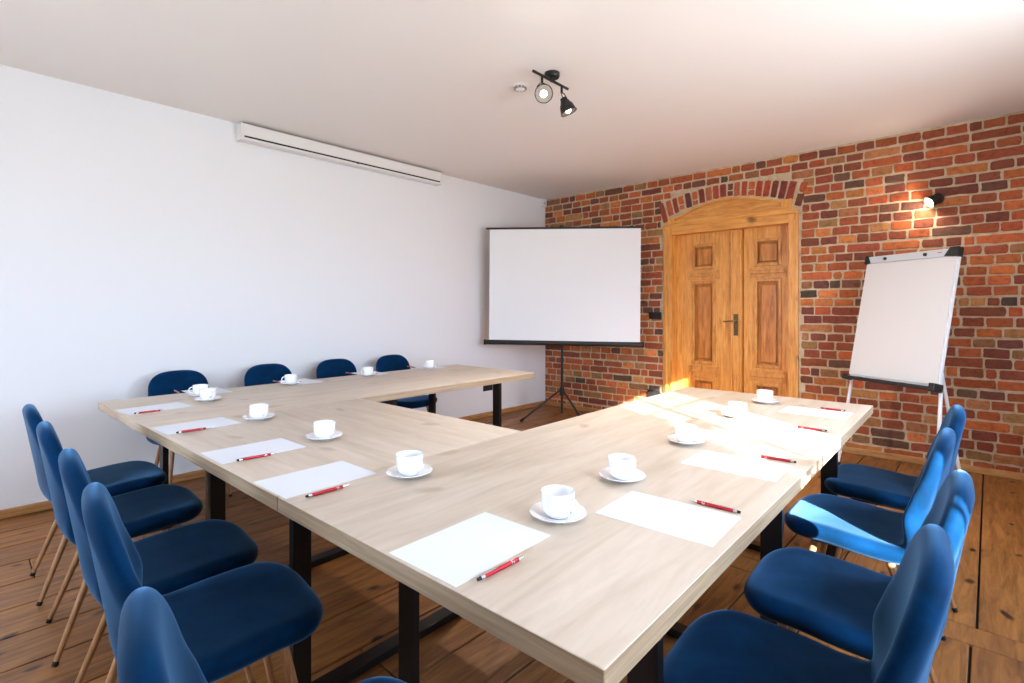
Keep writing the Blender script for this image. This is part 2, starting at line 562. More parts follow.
# ------------------------------------------------------------------ door
def door():
    D = bpy.data.objects.new('door_1', None); link(D); D['kind'] = 'structure'
    D['label'] = 'double panelled pine door with wooden frame and pediment'
    IX0, IX1, IT = 1.826, 3.008, 2.112
    bm = NB()
    box(bm, (DX0, -.022, 0), (IX0, .15, DTOP), .004); box(bm, (IX1, -.022, 0), (DX1, .15, DTOP), .004)
    meshobj('jamb', bm, M_DOOR, D, smooth=False)
    bm = NB()      # raised mouldings on the jambs
    for x in (DX0 + .028, DX0 + .088, IX1 + .010, IX1 + .055):
        box(bm, (x - .008, -.030, 0), (x + .008, -.020, DTOP - .08), .004)
    meshobj('jamb_moulding', bm, M_DOOR, D, smooth=False)
    bm = NB()
    box(bm, (IX0, -.020, IT), (IX1, .15, DTOP), .004)
    box(bm, (DX0 - .004, -.034, DTOP - .018), (DX1 + .004, -.018, DTOP + .016), .006)
    meshobj('head_rail', bm, M_DOORH, D, smooth=False)
    # pediment board
    top = [(1.80, 2.285), (1.90, 2.305), (2.00, 2.343), (2.10, 2.378), (2.22, 2.410), (2.34, 2.428), (2.45, 2.432), (2.58, 2.420), (2.72, 2.392), (2.86, 2.352), (3.02, 2.30)]
    bm = NB()
    prism(bm, [(1.80, DTOP + .012)] + top + [(3.02, DTOP + .012)], -.005, .12)
    P = meshobj('pediment', bm, M_MOULDH, D, smooth=False)
    bm = NB()
    for (a, b) in zip(top, top[1:]):
        prism(bm, [(a[0], a[1] - .014), (a[0], a[1] + .006), (b[0], b[1] + .006), (b[0], b[1] - .014)], -.028, .03)
    box(bm, (1.80, -.032, DTOP + .012), (3.02, .03, DTOP + .048), .006)
    meshobj('pediment_moulding', bm, M_DOORH, P, smooth=False)
    bm = NB()
    box(bm, (1.78, -.030, DTOP + .014), (1.868, .05, 2.300), .004)
    box(bm, (2.945, -.030, DTOP + .014), (3.04, .05, 2.340), .004)
    meshobj('corner_block', bm, M_DOOR, P, smooth=False)
    # two leaves, each with three panels
    def leaf(x0, x1, px0, px1):
        Y0, Y1 = .092, .135
        bm = NB()
        zs = [(.10, .525), (.70, 1.58), (1.73, 1.985)]
        box(bm, (x0, Y0, 0.004), (px0, Y1, IT + .004), .002); box(bm, (px1, Y0, 0.004), (x1, Y1, IT + .004), .002)
        zc = .006
        for a, b in zs + [(IT + .004, 0)]:
            box(bm, (px0, Y0 + .001, zc), (px1, Y1, a)); zc = b
        L = meshobj('door_leaf', bm, M_DOOR, D, smooth=False)
        for a, b in zs:
            bm = NB()
            box(bm, (px0 - .005, Y0 + .034, a - .005), (px1 + .005, Y1 - .002, b + .005))
            i = .042 if b - a > .3 else .034
            box(bm, (px0 + i, Y0 + .018, a + i), (px1 - i, Y0 + .038, b - i), .012, 2)
            meshobj('panel', bm, M_PANEL_SHADED, L, smooth=False)
            bm = NB()
            w = .020
            for lo, hi in (((px0 - .012, a - .012), (px0 + w, b + .012)), ((px1 - w, a - .012), (px1 + .012, b + .012)),
                           ((px0 + w, a - .012), (px1 - w, a + w)), ((px0 + w, b - w), (px1 - w, b + .012))):
                box(bm, (lo[0], Y0 - .012, lo[1]), (hi[0], Y0 + .018, hi[1]), .006, 2)
            meshobj('panel_moulding', bm, M_MOULD, L, smooth=False)
        for zz, hh in ((1.655, .05), (.612, .055)):
            bm = NB()
            prism(bm, [(px0 - .045, zz - hh), (px0 - .055, zz - hh + .02), (px0 - .055, zz + hh - .02), (px0 - .045, zz + hh),
                       (px1 + .045, zz + hh), (px1 + .055, zz + hh - .02), (px1 + .055, zz - hh + .02), (px1 + .045, zz - hh)], Y0 - .014, Y0 + .01)
            box(bm, (px0 - .045, Y0 - .026, zz - .014), (px1 + .045, Y0 - .006, zz + .022), .008, 2)
            meshobj('rail_moulding', bm, M_MOULD, L, smooth=False)
        return L
    lf = leaf(1.822, 2.428, 2.02, 2.255)
    leaf(2.558, 3.012, 2.672, 2.91)
    bm = NB()
    box(bm, (2.433, .066, .006), (2.550, .135, IT - .004), .004)
    box(bm, (2.440, .052, .02), (2.458, .070, IT - .02), .006); box(bm, (2.527, .052, .02), (2.545, .070, IT - .02), .006)
    meshobj('astragal', bm, M_DOOR, D, smooth=False)
    bm = NB(); box(bm, (2.465, .063, 1.01), (2.512, .072, 1.235), .003)
    cyl(bm, (2.488, .064, 1.06), (2.488, .060, 1.06), .007)
    H = meshobj('handle_plate', bm, M_DKBRASS, D, smooth=False)
    bm = NB()
    cyl(bm, (2.488, .066, 1.16), (2.488, .024, 1.16), .011)
    tube(bm, [(2.494, .020, 1.16), (2.46, .016, 1.162), (2.43, .016, 1.160), (2.40, .018, 1.157), (2.375, .022, 1.159)], [.009, .0085, .008, .0085, .007])
    meshobj('handle_lever', bm, M_BRASS, H)
door()
bm = NB(); box(bm, (1.60, .29, -.02), (3.22, .33, 2.45)); structure(meshobj('light_stop_behind_door', bm, M_WALL, smooth=False))  # unseen slab added to stop daylight leaking round the door leaves

# ------------------------------------------------------------------ tables
GA = .022
GO = Vector((.70, -4.895, 0))
def G(i, j, z=0.0):
    return Vector((GO.x + i*math.cos(GA) - j*math.sin(GA), GO.y + i*math.sin(GA) + j*math.cos(GA), z))
TT = .042
def rounded_slab(w, l, r, z0, z1, corners=(1, 1, 1, 1)):
    bm = NB()
    pts = []
    for k, (cx, cy, a0) in enumerate(((w, 0, -90), (w, l, 0), (0, l, 90), (0, 0, 180))):
        rr = r if corners[k] else .003
        ox = cx - rr if cx else rr; oy = cy - rr if cy else rr
        for s in range(9):
            a = math.radians(a0 + s*90/8)
            pts.append((ox + rr*math.cos(a), oy + rr*math.sin(a)))
    b = .0012
    def ring(z, off):
        v = []
        n = len(pts)
        for i, (x, y) in enumerate(pts):
            cx, cy = w/2, l/2
            sx = (w/2 - off)/(w/2); sy = (l/2 - off)/(l/2)
            v.append(bm.verts.new((cx + (x-cx)*sx, cy + (y-cy)*sy, z)))
        return v
    rs = [ring(z0, b), ring(z0 + b, 0), ring(z1 - b, 0), ring(z1, b)]
    bm.faces.new(rs[0][::-1]); 
    top = bm.faces.new(rs[3])
    for a, c in zip(rs, rs[1:]):
        for i in range(len(a)):
            f = bm.faces.new((a[i], a[(i+1) % len(a)], c[(i+1) % len(a)], c[i]))
            if a is rs[1]: f.material_index = 1
    return bm

def table(name, label, i, j, w, l, corners, grain, frames):
    t = thing(name, label, 'table', G(i, j), GA, 'tables of the U-shaped setup')
    meshobj('tabletop', rounded_slab(w, l, .055, .75 - TT, .75, corners), [M_TOP_Y if grain == 'y' else M_TOP_X, M_EDGE_Y], t)
    for (ax, p, a, b) in frames:     # a flat-steel frame: two legs, foot bar, top bar
        def leg(u):
            bm = NB()
            if ax == 'x': box(bm, (u - .035, p - .015, .032), (u + .035, p + .015, .75 - TT - .006), .002)
            else: box(bm, (p - .015, u - .03, .032), (p + .015, u + .03, .75 - TT - .006), .002)
            meshobj('leg', bm, M_STEEL, t, smooth=False)
        leg(a); leg(b)
        bm = NB()
        if ax == 'x': box(bm, (a - .03, p - .03, 0.002), (b + .03, p + .03, .032), .002)
        else: box(bm, (p - .03, a - .03, 0.002), (p + .03, b + .03, .032), .002)
        meshobj('foot_bar', bm, M_STEEL, t, smooth=False)
        bm = NB()
        if ax == 'x': box(bm, (a - .03, p - .03, .75 - TT - .006), (b + .03, p + .03, .75 - TT - .0005))
        else: box(bm, (p - .03, a - .03, .75 - TT - .006), (p + .03, b + .03, .75 - TT - .0005))
        meshobj('top_bar', bm, M_STEEL, t, smooth=False)
    return t
WL, WR, XR, DM = 1.0, 1.05, 2.272, 1.05
table('conference_table', 'long light oak table parallel to the white wall', 0, 0, WL, 2.74, (0, 1, 0, 0), 'y',
      [('x', .30, .08, .86), ('x', 1.36, .10, .90), ('x', 2.36, .10, .90)])
table('conference_table', 'short light oak table bridging the two long tables', WL + .002, 0.0, XR - WL - .004, DM, (0, 0, 0, 0), 'x',
      [('y', .26, .19, .88), ('y', 1.10, .15, .90)])
table('conference_table', 'long light oak table on the window side with sunlight across it', XR, 0, WR, 2.78, (0, 0, 0, 0), 'y',
      [('x', .36, .12, .93), ('x', 1.30, .12, .93), ('x', 2.28, .12, .93)])

# ------------------------------------------------------------------ chairs
def chair_meshes():
    """one upholstered shell; its profile runs from the seat front to the back top, its rim is round all the way"""
    C = [(.250, .410), (.208, .423), (.10, .425), (0, .417), (-.09, .411), (-.155, .420), (-.192, .458), (-.211, .54), (-.228, .64), (-.244, .74), (-.261, .842)]
    pts = []
    N = 10
    for i in range(len(C) - 1):
        p0 = Vector(C[max(i-1, 0)]); p1 = Vector(C[i]); p2 = Vector(C[i+1]); p3 = Vector(C[min(i+2, len(C)-1)])
        for k in range(N):
            t = k / N
            pts.append(.5*((2*p1) + (p2-p0)*t + (2*p0-5*p1+4*p2-p3)*t*t + (3*p1-p0-3*p2+p3)*t**3))
    pts.append(Vector(C[-1]))
    L = [0]
    for a, b in zip(pts, pts[1:]): L.append(L[-1] + (b-a).length)
    T = L[-1]
    def at(s):
        s = min(max(s, 0), T)
        for i in range(len(L)-1):
            if s <= L[i+1]:
                f = (s - L[i])/(L[i+1]-L[i]); return pts[i].lerp(pts[i+1], f)
        return pts[-1]
    keys = [(0, .214), (.10, .222), (.25, .226), (.36, .220), (.44, .212), (.52, .212), (.62, .204), (.72, .188), (T, .168)]
    r0, r1 = .12, .115
    def W(s):
        for (a, wa), (b, wb) in zip(keys, keys[1:]):
            if s <= b:
                f = (s-a)/(b-a); f = f*f*(3-2*f); w = wa + (wb-wa)*f; break
        else: w = keys[-1][1]
        if s < r0: w *= max(0, 1 - ((r0-s)/r0)**2.7)**(1/2.7)
        if s > T - r1: w *= max(0, 1 - ((s-T+r1)/r1)**2.9)**(1/2.9)
        return w
    S = [r0*(1 - math.cos(PI/2*k/16)) for k in range(17)]
    mid = 44
    S += [r0 + (T - r1 - r0)*k/mid for k in range(1, mid)]
    S += [T - r1 + r1*math.sin(PI/2*k/16) for k in range(17)]
    RT = [0, .15, .3, .45, .58, .70, .79, .86, .91, .945, .97, .985, .995, 1.0]
    cut_s = min(S, key=lambda v: abs(v - .435))
    def place(x, s, dist, sgn):
        p = at(s); d = at(s+.006) - at(s-.006); d.normalize()
        nrm = Vector((d.y, -d.x))
        back = min(1, max(0, (s - .38)/.22)); back = back*back*(3-2*back)
        th = (.064*(1-back) + .050*back)/2
        q = min(1, dist/.036)
        th *= math.sqrt(max(0, 1 - (1-q)**2))
        th += .006*(1-back)*min(1, dist/.15)*(1 if sgn > 0 else 0)
        u = abs(x)/.215
        fall = max(.12, 1 - .95*max(0, (s-.56)/(T-.56)))
        lift = (.010*(1-back) + .062*back*fall)*u**2.1
        v = p + nrm*(sgn*th + lift)
        return Vector((x, v.x, v.y))
    out = []
    for part in ('seat', 'back'):
        bm = NB()
        cols = {}
        rows = [s for s in S if (s <= cut_s + 1e-9 if part == 'seat' else s >= cut_s - 1e-9)]
        RC = .19
        def column(s, side):
            w = W(s); sc_ = min(max(s, RC), T - RC)
            res = []
            R_ = math.hypot(w, s - sc_)
            for sgn in (1, -1):
                l = []
                for t in RT:
                    x = side*w*t; ss = sc_ + (s - sc_)*t
                    l.append(bm.verts.new(place(x, ss, (1-t)*max(R_, .02), sgn)))
                res.append(l)
            return res
        for side in (1, -1):
            cs = [column(s, side) for s in rows]
            for a, b in zip(cs, cs[1:]):
                for lay in (0, 1):
                    for i in range(len(RT)-1):
                        bm.faces.new((a[lay][i], a[lay][i+1], b[lay][i+1], b[lay][i]))
        bmesh.ops.remove_doubles(bm, verts=bm.verts[:], dist=2e-6)
        bmesh.ops.dissolve_degenerate(bm, dist=1e-7, edges=bm.edges[:])
        out.append(bm)
    return out

def make_chair():
    t = thing('velvet_chair', 'x', 'chair')
    sb, bb = chair_meshes()
    s = meshobj('seat', sb, M_VELVET, t)
    b = meshobj('backrest', bb, M_VELVET, t)
    for o in (s, b):
        o.data.set_sharp_from_angle(angle=math.radians(80))
    for (top, foot) in (((.135, .13, .388), (.185, .205, .012)), ((-.135, .13, .388), (-.185, .205, .012)),
                        ((.135, -.10, .385), (.180, -.235, .012)), ((-.135, -.10, .385), (-.180, -.235, .012))):
        bm = NB(); cyl(bm, foot, top, .0088, .0140, 16)
        L = meshobj('leg', bm, M_LEG, t)
        a = Vector(foot); d = (Vector(foot) - Vector(top)).normalized()
        bm = NB(); cyl(bm, a + d*.0115, a - d*.004, .0092, .0098, 14)
        meshobj('foot_cap', bm, M_RUBBER, L)
    bm = NB()
    for sx in (-1, 1):
        tube(bm, [(sx*.142, .135, .385), (sx*.138, .0, .381), (sx*.138, -.115, .378)], .008, 8)
    tube(bm, [(-.14, .125, .384), (0, .125, .384), (.14, .125, .384)], .008, 8)
    tube(bm, [(-.14, -.10, .378), (0, -.10, .378), (.14, -.10, .378)], .008, 8)
    meshobj('under_frame', bm, M_BLACKM, t)
    return t
CH = [  # x, y, rz (0 = facing +Y), label, group
    (1.25, -4.965, -.02, 'blue velvet chair closest to the white wall in the front row of chairs', 0),
    (1.81, -4.965, -.05, 'blue velvet chair second from the white wall in the front row', 0),
    (2.405, -4.965, -.08, 'blue velvet chair in the middle of the five-chair front row', 0),
    (2.89, -4.975, -.12, 'blue velvet chair fourth from the white wall in the front row', 0),
    (3.60, -5.03, -.20, 'blue velvet chair cut off by the lower picture edge, nearest of the front row', 0),
    (.42, -4.36, -PI/2 + .02, 'blue velvet chair against white wall nearest the front table corner', 1),
    (.42, -3.74, -PI/2, 'blue velvet chair by the white wall, second from the front table corner', 1),
    (.42, -3.16, -PI/2 - .02, 'blue velvet chair by the white wall, third from the front table corner', 1),
    (.42, -2.57, -PI/2, 'blue velvet chair by the white wall nearest the projection screen', 1),
    (4.07, -2.43, PI/2 + .08, 'blue velvet chair on the window side nearest the flipchart', 2),
    (4.06, -3.05, PI/2 + .01, 'blue velvet chair on the window side with its seat edge in bright sunlight', 2),
    (4.12, -3.70, PI/2 + .05, 'blue velvet chair on the window side with sunlit back edge, third from the flipchart', 2),
    (4.10, -4.22, PI/2 + .08, 'blue velvet chair on the window side closest to the camera', 2),
]
CG = ['front row chairs', 'chairs along the white wall', 'window side chairs']
proto = make_chair()
for k, (x, y, rz, lab, g) in enumerate(CH):
    o = proto if k == 0 else copy_tree(proto)
    o.location = (x, y, 0); o.rotation_euler = (0, 0, rz)
    o['label'] = lab; o['group'] = CG[g]

# ------------------------------------------------------------------ tableware and stationery
TZ = .75
def make_saucer():
    bm = NB()
    lathe(bm, [(0, .0035), (.024, .0035), (.027, .001), (.031, .0), (.033, .002), (.048, .0065), (.064, .0125), (.0708, .0165), (.0715, .0180),
               (.0705, .0188), (.063, .0158), (.047, .0100), (.034, .0072), (.0305, .0068), (.0285, .0060), (0, .0058)], 48)
    return meshobj('saucer', bm, M_PORC)
def make_cup():
    t = thing('coffee_cup', 'x', 'cup')
    bm = NB()
    lathe(bm, [(0, .0025), (.021, .0025), (.023, .0), (.0255, .0), (.0265, .003), (.0350, .0080), (.0394, .0180), (.0412, .032), (.0417, .048), (.0420, .0605),
               (.0416, .0620), (.0404, .0612), (.0398, .048), (.0394, .033), (.0374, .0190), (.0325, .0105), (.022, .0065), (0, .0055)], 48)
    meshobj('bowl', bm, M_PORC, t)
    bm = NB()
    P = []
    for a in range(0, 11):
        th = math.radians(112 - a*22.4)
        P.append((.0405 + .0190*max(-.12, math.cos(th))*1.05, 0, .034 + .0175*math.sin(th)))
    P[0] = (.0395, 0, .0515); P[-1] = (.0375, 0, .0185)
    tube(bm, P, [.0042] + [.0034]*9 + [.0040], 10)
    meshobj('handle', bm, M_PORC, t)
    return t
CUPS = [(1.127, -4.462, 0.0, 'front row, nearest the white wall', 'a'), (1.871, -4.468, .05, 'front row, second from the white wall', 'a'),
        (2.455, -4.44, .1, 'front row, third from the white wall', 'a'), (3.09, -4.485, .05, 'over the seam of the front and window-side tables', 'a'),
        (3.636, -4.432, .0, 'largest in the picture, nearest the camera', 'a'),
        (3.60, -4.065, PI/2, 'window-side row, beside the nearest paper sheet there', 'b'), (3.555, -3.512, PI/2 + .1, 'on the edge of the sun patch, window-side row', 'b'),
        (3.527, -2.87, PI/2, 'standing in the full sun patch', 'b'), (3.499, -2.36, PI/2, 'window-side row, closest to the wooden door', 'b'),
        (.919, -4.440, -PI/2 - .3, 'white-wall row, half hidden behind another cup', 'c'), (.827, -3.847, -PI/2 - .2, 'white-wall row, second from the front corner', 'c'),
        (.799, -3.218, -PI/2, 'white-wall row, third from the front corner', 'c'), (.729, -2.543, -PI/2, 'white-wall row, closest to the projection screen', 'c')]
cup0 = make_cup(); sau0 = make_saucer()
for k, (x, y, a, where, g) in enumerate(CUPS):
    c = cup0 if k == 0 else copy_tree(cup0)
    s = sau0 if k == 0 else copy_tree(sau0)
    s.location = (x, y, TZ + .0002); c.location = (x, y, TZ + .0074); c.rotation_euler = (0, 0, a)
    tag(c, 'white coffee cup ' + where, 'cup', 'coffee cups on the tables')
    tag(s, 'white saucer under the cup ' + where, 'saucer', 'saucers on the tables')

def make_paper():
    bm = NB(); box(bm, (-.105, -.1485, 0), (.105, .1485, .0008))
    return meshobj('paper_sheet', bm, M_PAPER, smooth=False)
SHEETS = [
    (1.165, -4.728, .10, 'at the front edge closest to the white wall'),
    (1.797, -4.708, .07, 'at the front edge second from the white wall'),
    (2.420, -4.697, .03, 'at the front edge third from the white wall'),
    (2.896, -4.692, .03, 'at the front edge beside the seam of two tables'),
    (3.586, -4.675, .03, 'at the front corner, largest in the picture'),
    (3.829, -4.231, PI/2 + .05, 'on the window side nearest the front corner'),
    (3.800, -3.668, PI/2 + .04, 'on the window side half in the sun'),
    (3.795, -3.075, PI/2 + .02, 'lying in the bright sun patch'),
    (3.776, -2.477, PI/2 + .02, 'on the window side closest to the flipchart'),
    (.735, -4.350, PI/2, 'on the white-wall side behind two cups'),
    (.725, -3.728, PI/2, 'on the white-wall side, second from the front corner'),
    (.660, -3.118, PI/2, 'on the white-wall side, third from the front corner'),
    (.640, -2.505, PI/2, 'on the white-wall side closest to the projection screen'),
]
p0 = make_paper()
for k, (x, y, a, where) in enumerate(SHEETS):
    o = p0 if k == 0 else copy_tree(p0)
    o.location = (x, y, TZ + .0002); o.rotation_euler = (0, 0, a)
    tag(o, 'blank white paper sheet ' + where, 'paper', 'blank sheets on the tables')

def make_pen():
    t = thing('ballpoint_pen', 'x', 'pen')
    r = .0046
    bm = NB(); cyl(bm, (0, -.050, r), (0, .044, r), r, r, 16); meshobj('barrel', bm, M_RED, t)
    bm = NB(); cyl(bm, (0, .044, r), (0, .056, r), r*.95, .0026, 16); cyl(bm, (0, .056, r), (0, .066, r), .0022, .0009, 12); meshobj('tip', bm, M_CHROME, t)
    for y in (.0245, .0295):
        bm = NB(); cyl(bm, (0, y - .001, r), (0, y + .001, r), r + .0004, r + .0004, 16); meshobj('ring', bm, M_CHROME, t)
    bm = NB(); cyl(bm, (0, -.060, r), (0, -.050, r), r*.98, r*.98, 16); meshobj('end_cap', bm, M_CHROME, t)
    bm = NB(); cyl(bm, (0, -.067, r), (0, -.060, r), .0034, .0038, 14); meshobj('push_button', bm, M_RUBBER, t)
    bm = NB(); box(bm, (-.0016, -.055, r*2 - .0006), (.0016, -.014, r*2 + .0012), .0005, 1)
    o = meshobj('clip', bm, M_CHROME, t, smooth=False)
    return t
PENS = [  # centre x, y, direction (0 = tip to +Y), label
    (1.285, -4.775, .0, 'beside the front-edge sheet closest to the white wall'),
    (1.912, -4.752, .0, 'beside the front-edge sheet second from the white wall'),
    (2.535, -4.730, -.06, 'beside the front-edge sheet third from the white wall'),
    (3.041, -4.730, .0, 'beside the front-edge sheet at the table seam'),
    (3.713, -4.712, -.02, 'at the front corner beside the largest sheet'),
    (3.896, -4.100, PI/2 + .02, 'on the window side nearest the front corner'),
    (3.880, -3.522, PI/2 + .06, 'at the edge of the sun patch, window side'),
    (3.850, -2.923, PI/2 + .04, 'lying fully in the sun patch'),
    (3.817, -2.345, PI/2 - .1, 'on the window side closest to the flipchart'),
    (.640, -4.492, -PI/2 - .05, 'on the white-wall side nearest the front corner'),
    (.645, -3.868, -PI/2, 'on the white-wall side, second from the front corner'),
    (.570, -3.245, -PI/2, 'on the white-wall side, third from the front corner'),
    (.550, -2.615, -PI/2, 'on the white-wall side closest to the projection screen'),
]
pen0 = make_pen()
for k, (x, y, a, where) in enumerate(PENS):
    o = pen0 if k == 0 else copy_tree(pen0)
    o.location = (x, y, TZ + .0004); o.rotation_euler = (0, 0, a)
    tag(o, 'red ballpoint pen ' + where, 'pen', 'red pens on the tables')

# ------------------------------------------------------------------ tripod projection screen
def projection_screen():
    px, py = .845, -.742
    a = math.radians(37)
    t = thing('projection_screen', 'white projection screen on black tripod in front of the brick corner', 'projection screen', (px, py, 0), a)
    # local: x along the screen, -y towards the room
    w = 1.735; xc = .0
    z0, z1 = .905, 2.205
    bm = NB()
    n = 12
    box(bm, (xc - w/2 + .03, -.052, z0 + .02), (xc + w/2 - .008, -.049, z1 - .008))
    meshobj('screen_sheet', bm, M_SCREEN, t, smooth=False)
    bm = NB()
    q = []
    cyl(bm, (xc - w/2 - .012, -.045, z0), (xc + w/2 + .018, -.045, z0 - .008), .028, .028, 20)
    c = meshobj('roller_case', bm, M_BLACK, t)
    bm = NB()
    cyl(bm, (xc - w/2 - .03, -.045, z0), (xc - w/2 - .010, -.045, z0), .031, .031, 20)
    cyl(bm, (xc + w/2 + .014, -.045, z0 - .008), (xc + w/2 + .034, -.045, z0 - .008), .031, .031, 20)
    meshobj('case_end_cap', bm, M_RUBBER, c)
    bm = NB(); box(bm, (xc - w/2 - .012, -.060, z1 - .012), (xc + w/2 + .012, -.042, z1 + .010), .003)
    meshobj('top_bar', bm, M_BLACK, t, smooth=False)
    bm = NB(); cyl(bm, (0, 0, .30), (0, 0, 1.30), .0145, .0145, 16); cyl(bm, (0, 0, 1.30), (0, 0, z1 + .03), .011, .011, 16)
    meshobj('pole', bm, M_BLACKM, t)
    bm = NB(); tube(bm, [(0, 0, z1 + .022), (0, -.02, z1 + .03), (0, -.045, z1 + .024), (0, -.05, z1 + .004)], .006, 8); box(bm, (-.03, -.012, z1 + .012), (.03, .012, z1 + .036), .004)
    meshobj('top_hook', bm, M_BLACK, t)
    bm = NB(); cyl(bm, (0, 0, .325), (0, 0, .40), .027, .027, 18); cyl(bm, (0, 0, .31), (0, 0, .325), .034, .034, 18)
    meshobj('hub', bm, M_BLACK, t)
    for o in t.children:
        if o.name.split('.')[0] in ('screen_sheet', 'roller_case', 'top_bar'): o.rotation_euler = (0, .0065, 0)
    R = .47
    f1 = math.atan2(-1.049 - py, .508 - px) - a
    for k in range(3):
        th = f1 + k*2*PI/3
        d = Vector((math.cos(th), math.sin(th), 0))
        bm = NB(); tube(bm, [d*.022 + Vector((0, 0, .365)), d*R + Vector((0, 0, .012))], .011, 10)
        L = meshobj('leg', bm, M_BLACK, t)
        bm = NB(); cyl(bm, d*(R - .03) + Vector((0, 0, .034)), d*(R + .006) + Vector((0, 0, .008)), .015, .015, 12); meshobj('foot_cap', bm, M_RUBBER, L)
    bm = NB(); cyl(bm, (0, 0, .30), (0, 0, .10), .0125, .0125, 14); meshobj('lower_pole', bm, M_BLACKM, t)
projection_screen()

# ------------------------------------------------------------------ flipchart
def flipchart():
    a, lean = -.567, .206
    t = thing('flipchart', 'white flipchart easel with blank paper pad in front of the brick wall', 'flipchart', (3.875, -.657, 0), a)
    B0, Hh, w = .731, 1.0, .70
    # local x along board, front is -y, leaning back (+y) with height
    M = Matrix.Translation((0, 0, B0)) @ Matrix.Rotation(-lean, 4, 'X')
    def lb(bm, lo, hi, bev=.003): return box(bm, lo, hi, bev, 2, M)
    bm = NB(); lb(bm, (-w/2, .0, 0.0), (w/2, .018, Hh)); meshobj('board', bm, M_WMET, t, smooth=False)
    bm = NB(); lb(bm, (-w/2 + .004, -.012, .02), (w/2 - .012, -.001, Hh - .055), .001); meshobj('paper_pad', bm, M_PAD, t, smooth=False)
    bm = NB(); lb(bm, (-w/2 + .005, -.026, Hh - .062), (w/2 - .005, -.0125, Hh - .004), .005)
    c = meshobj('clamp_bar', bm, M_GREY, t, smooth=False)
    for x in (-.18, .13):
        bm = NB(); vs = lathe(bm, [(0, .012), (.010, .012), (.0125, .008), (.0125, 0), (0, 0)], 20, M @ Matrix.Translation((x, -.026, Hh - .033)) @ Matrix.Rotation(PI/2, 4, 'X'))
        meshobj('clamp_knob', bm, M_BLACK, c)
    for s in (-1, 1):
        bm = NB()
        def V(x, y, z): return bm.verts.new(M @ Vector((x, y, z)))
        for_y = (-.030, .020)
        P = [(s*(w/2 + .006), Hh + .004), (s*(w/2 - .052), Hh + .004), (s*(w/2 - .085), Hh - .060), (s*(w/2 + .006), Hh - .064)] if s > 0 else \
            [(s*(w/2 + .006), Hh + .004), (s*(w/2 - .020), Hh + .004), (s*(w/2 - .048), Hh - .060), (s*(w/2 + .006), Hh - .064)]
        A = [V(x, -.030, z) for x, z in P]; Bk = [V(x, .020, z) for x, z in P]
        bm.faces.new(A); bm.faces.new(Bk[::-1])
        for i in range(4): bm.faces.new((A[i], Bk[i], Bk[(i+1) % 4], A[(i+1) % 4]))
        meshobj('corner_cap', bm, M_BLACKM, c, smooth=False)
    bm = NB(); lb(bm, (.215, -.0272, Hh - .030), (.245, -.0262, Hh - .024), 0); meshobj('clamp_sticker', bm, M_MK_R, c, smooth=False)
    bm = NB(); lb(bm, (-w/2 - .004, -.060, -.022), (w/2 + .004, .016, -.012), .002); lb(bm, (-w/2 - .004, -.062, -.022), (w/2 + .004, -.056, .004), .002)
    tr = meshobj('pen_tray', bm, M_BLACKM, t, smooth=False)
    bm = NB(); lb(bm, (w/2 - .028, -.066, -.030), (w/2 + .014, .022, .030), .006); meshobj('tray_end_cap', bm, M_BLACKM, tr, smooth=False)
    bm = NB(); lb(bm, (-w/2 - .010, -.064, -.028), (-w/2 + .010, .020, .014), .005); meshobj('tray_end_cap', bm, M_BLACKM, tr, smooth=False)
    # legs: two in front, following the lean to the floor; one behind
    foot_y = -B0*math.tan(lean)
    for s in (-1, 1):
        bm = NB()
        tube(bm, [(s*(w/2 - .03), .028 + .02, B0 + .10), (s*(w/2 - .005), .026, B0), (s*(w/2 + .035), foot_y*.62 + .02, .02)], .0125, 12)
        L = meshobj('leg', bm, M_WMET, t)
        bm = NB(); cyl(bm, (s*(w/2 + .034), foot_y*.62 + .021, .03), (s*(w/2 + .036), foot_y*.62 + .019, 0.001), .017, .017, 12); meshobj('foot_cap', bm, M_RUBBER, L)
    bm = NB(); tube(bm, [(.22, .12, B0 + .45), (.29, .30, .02)], .011, 12)
    L = meshobj('leg', bm, M_WMET, t)
    bm = NB(); cyl(bm, (.29, .299, .03), (.29, .301, .001), .016, .016, 12); meshobj('foot_cap', bm, M_RUBBER, L)
    bm = NB(); tube(bm, [(.20, .10, B0 + .44), (.22, .125, B0 + .46), (.24, .10, B0 + .44)], .012, 8); meshobj('leg_bracket', bm, M_BLACKM, t)
    # markers in the tray: things of their own
    Wm = Matrix.Translation((3.875, -.657, 0)) @ Matrix.Rotation(a, 4, 'Z')
    for x, m, cn in ((-.27, M_MK_B, 'blue'), (-.10, M_MK_R, 'red'), (.08, M_MK_G, 'green')):
        e = thing('marker_pen', cn + ' marker lying in the flipchart tray', 'marker', Wm @ M @ Vector((x, -.040, -.0025)), a, 'markers in the flipchart tray')
        bm = NB(); cyl(bm, (-.055, 0, 0), (.030, 0, 0), .009, .009, 14); meshobj('barrel', bm, M_WHITE, e)
        bm = NB(); cyl(bm, (.030, 0, 0), (.070, 0, 0), .0098, .0092, 14); cyl(bm, (-.062, 0, 0), (-.055, 0, 0), .0085, .0092, 14); meshobj('cap', bm, m, e)
flipchart()

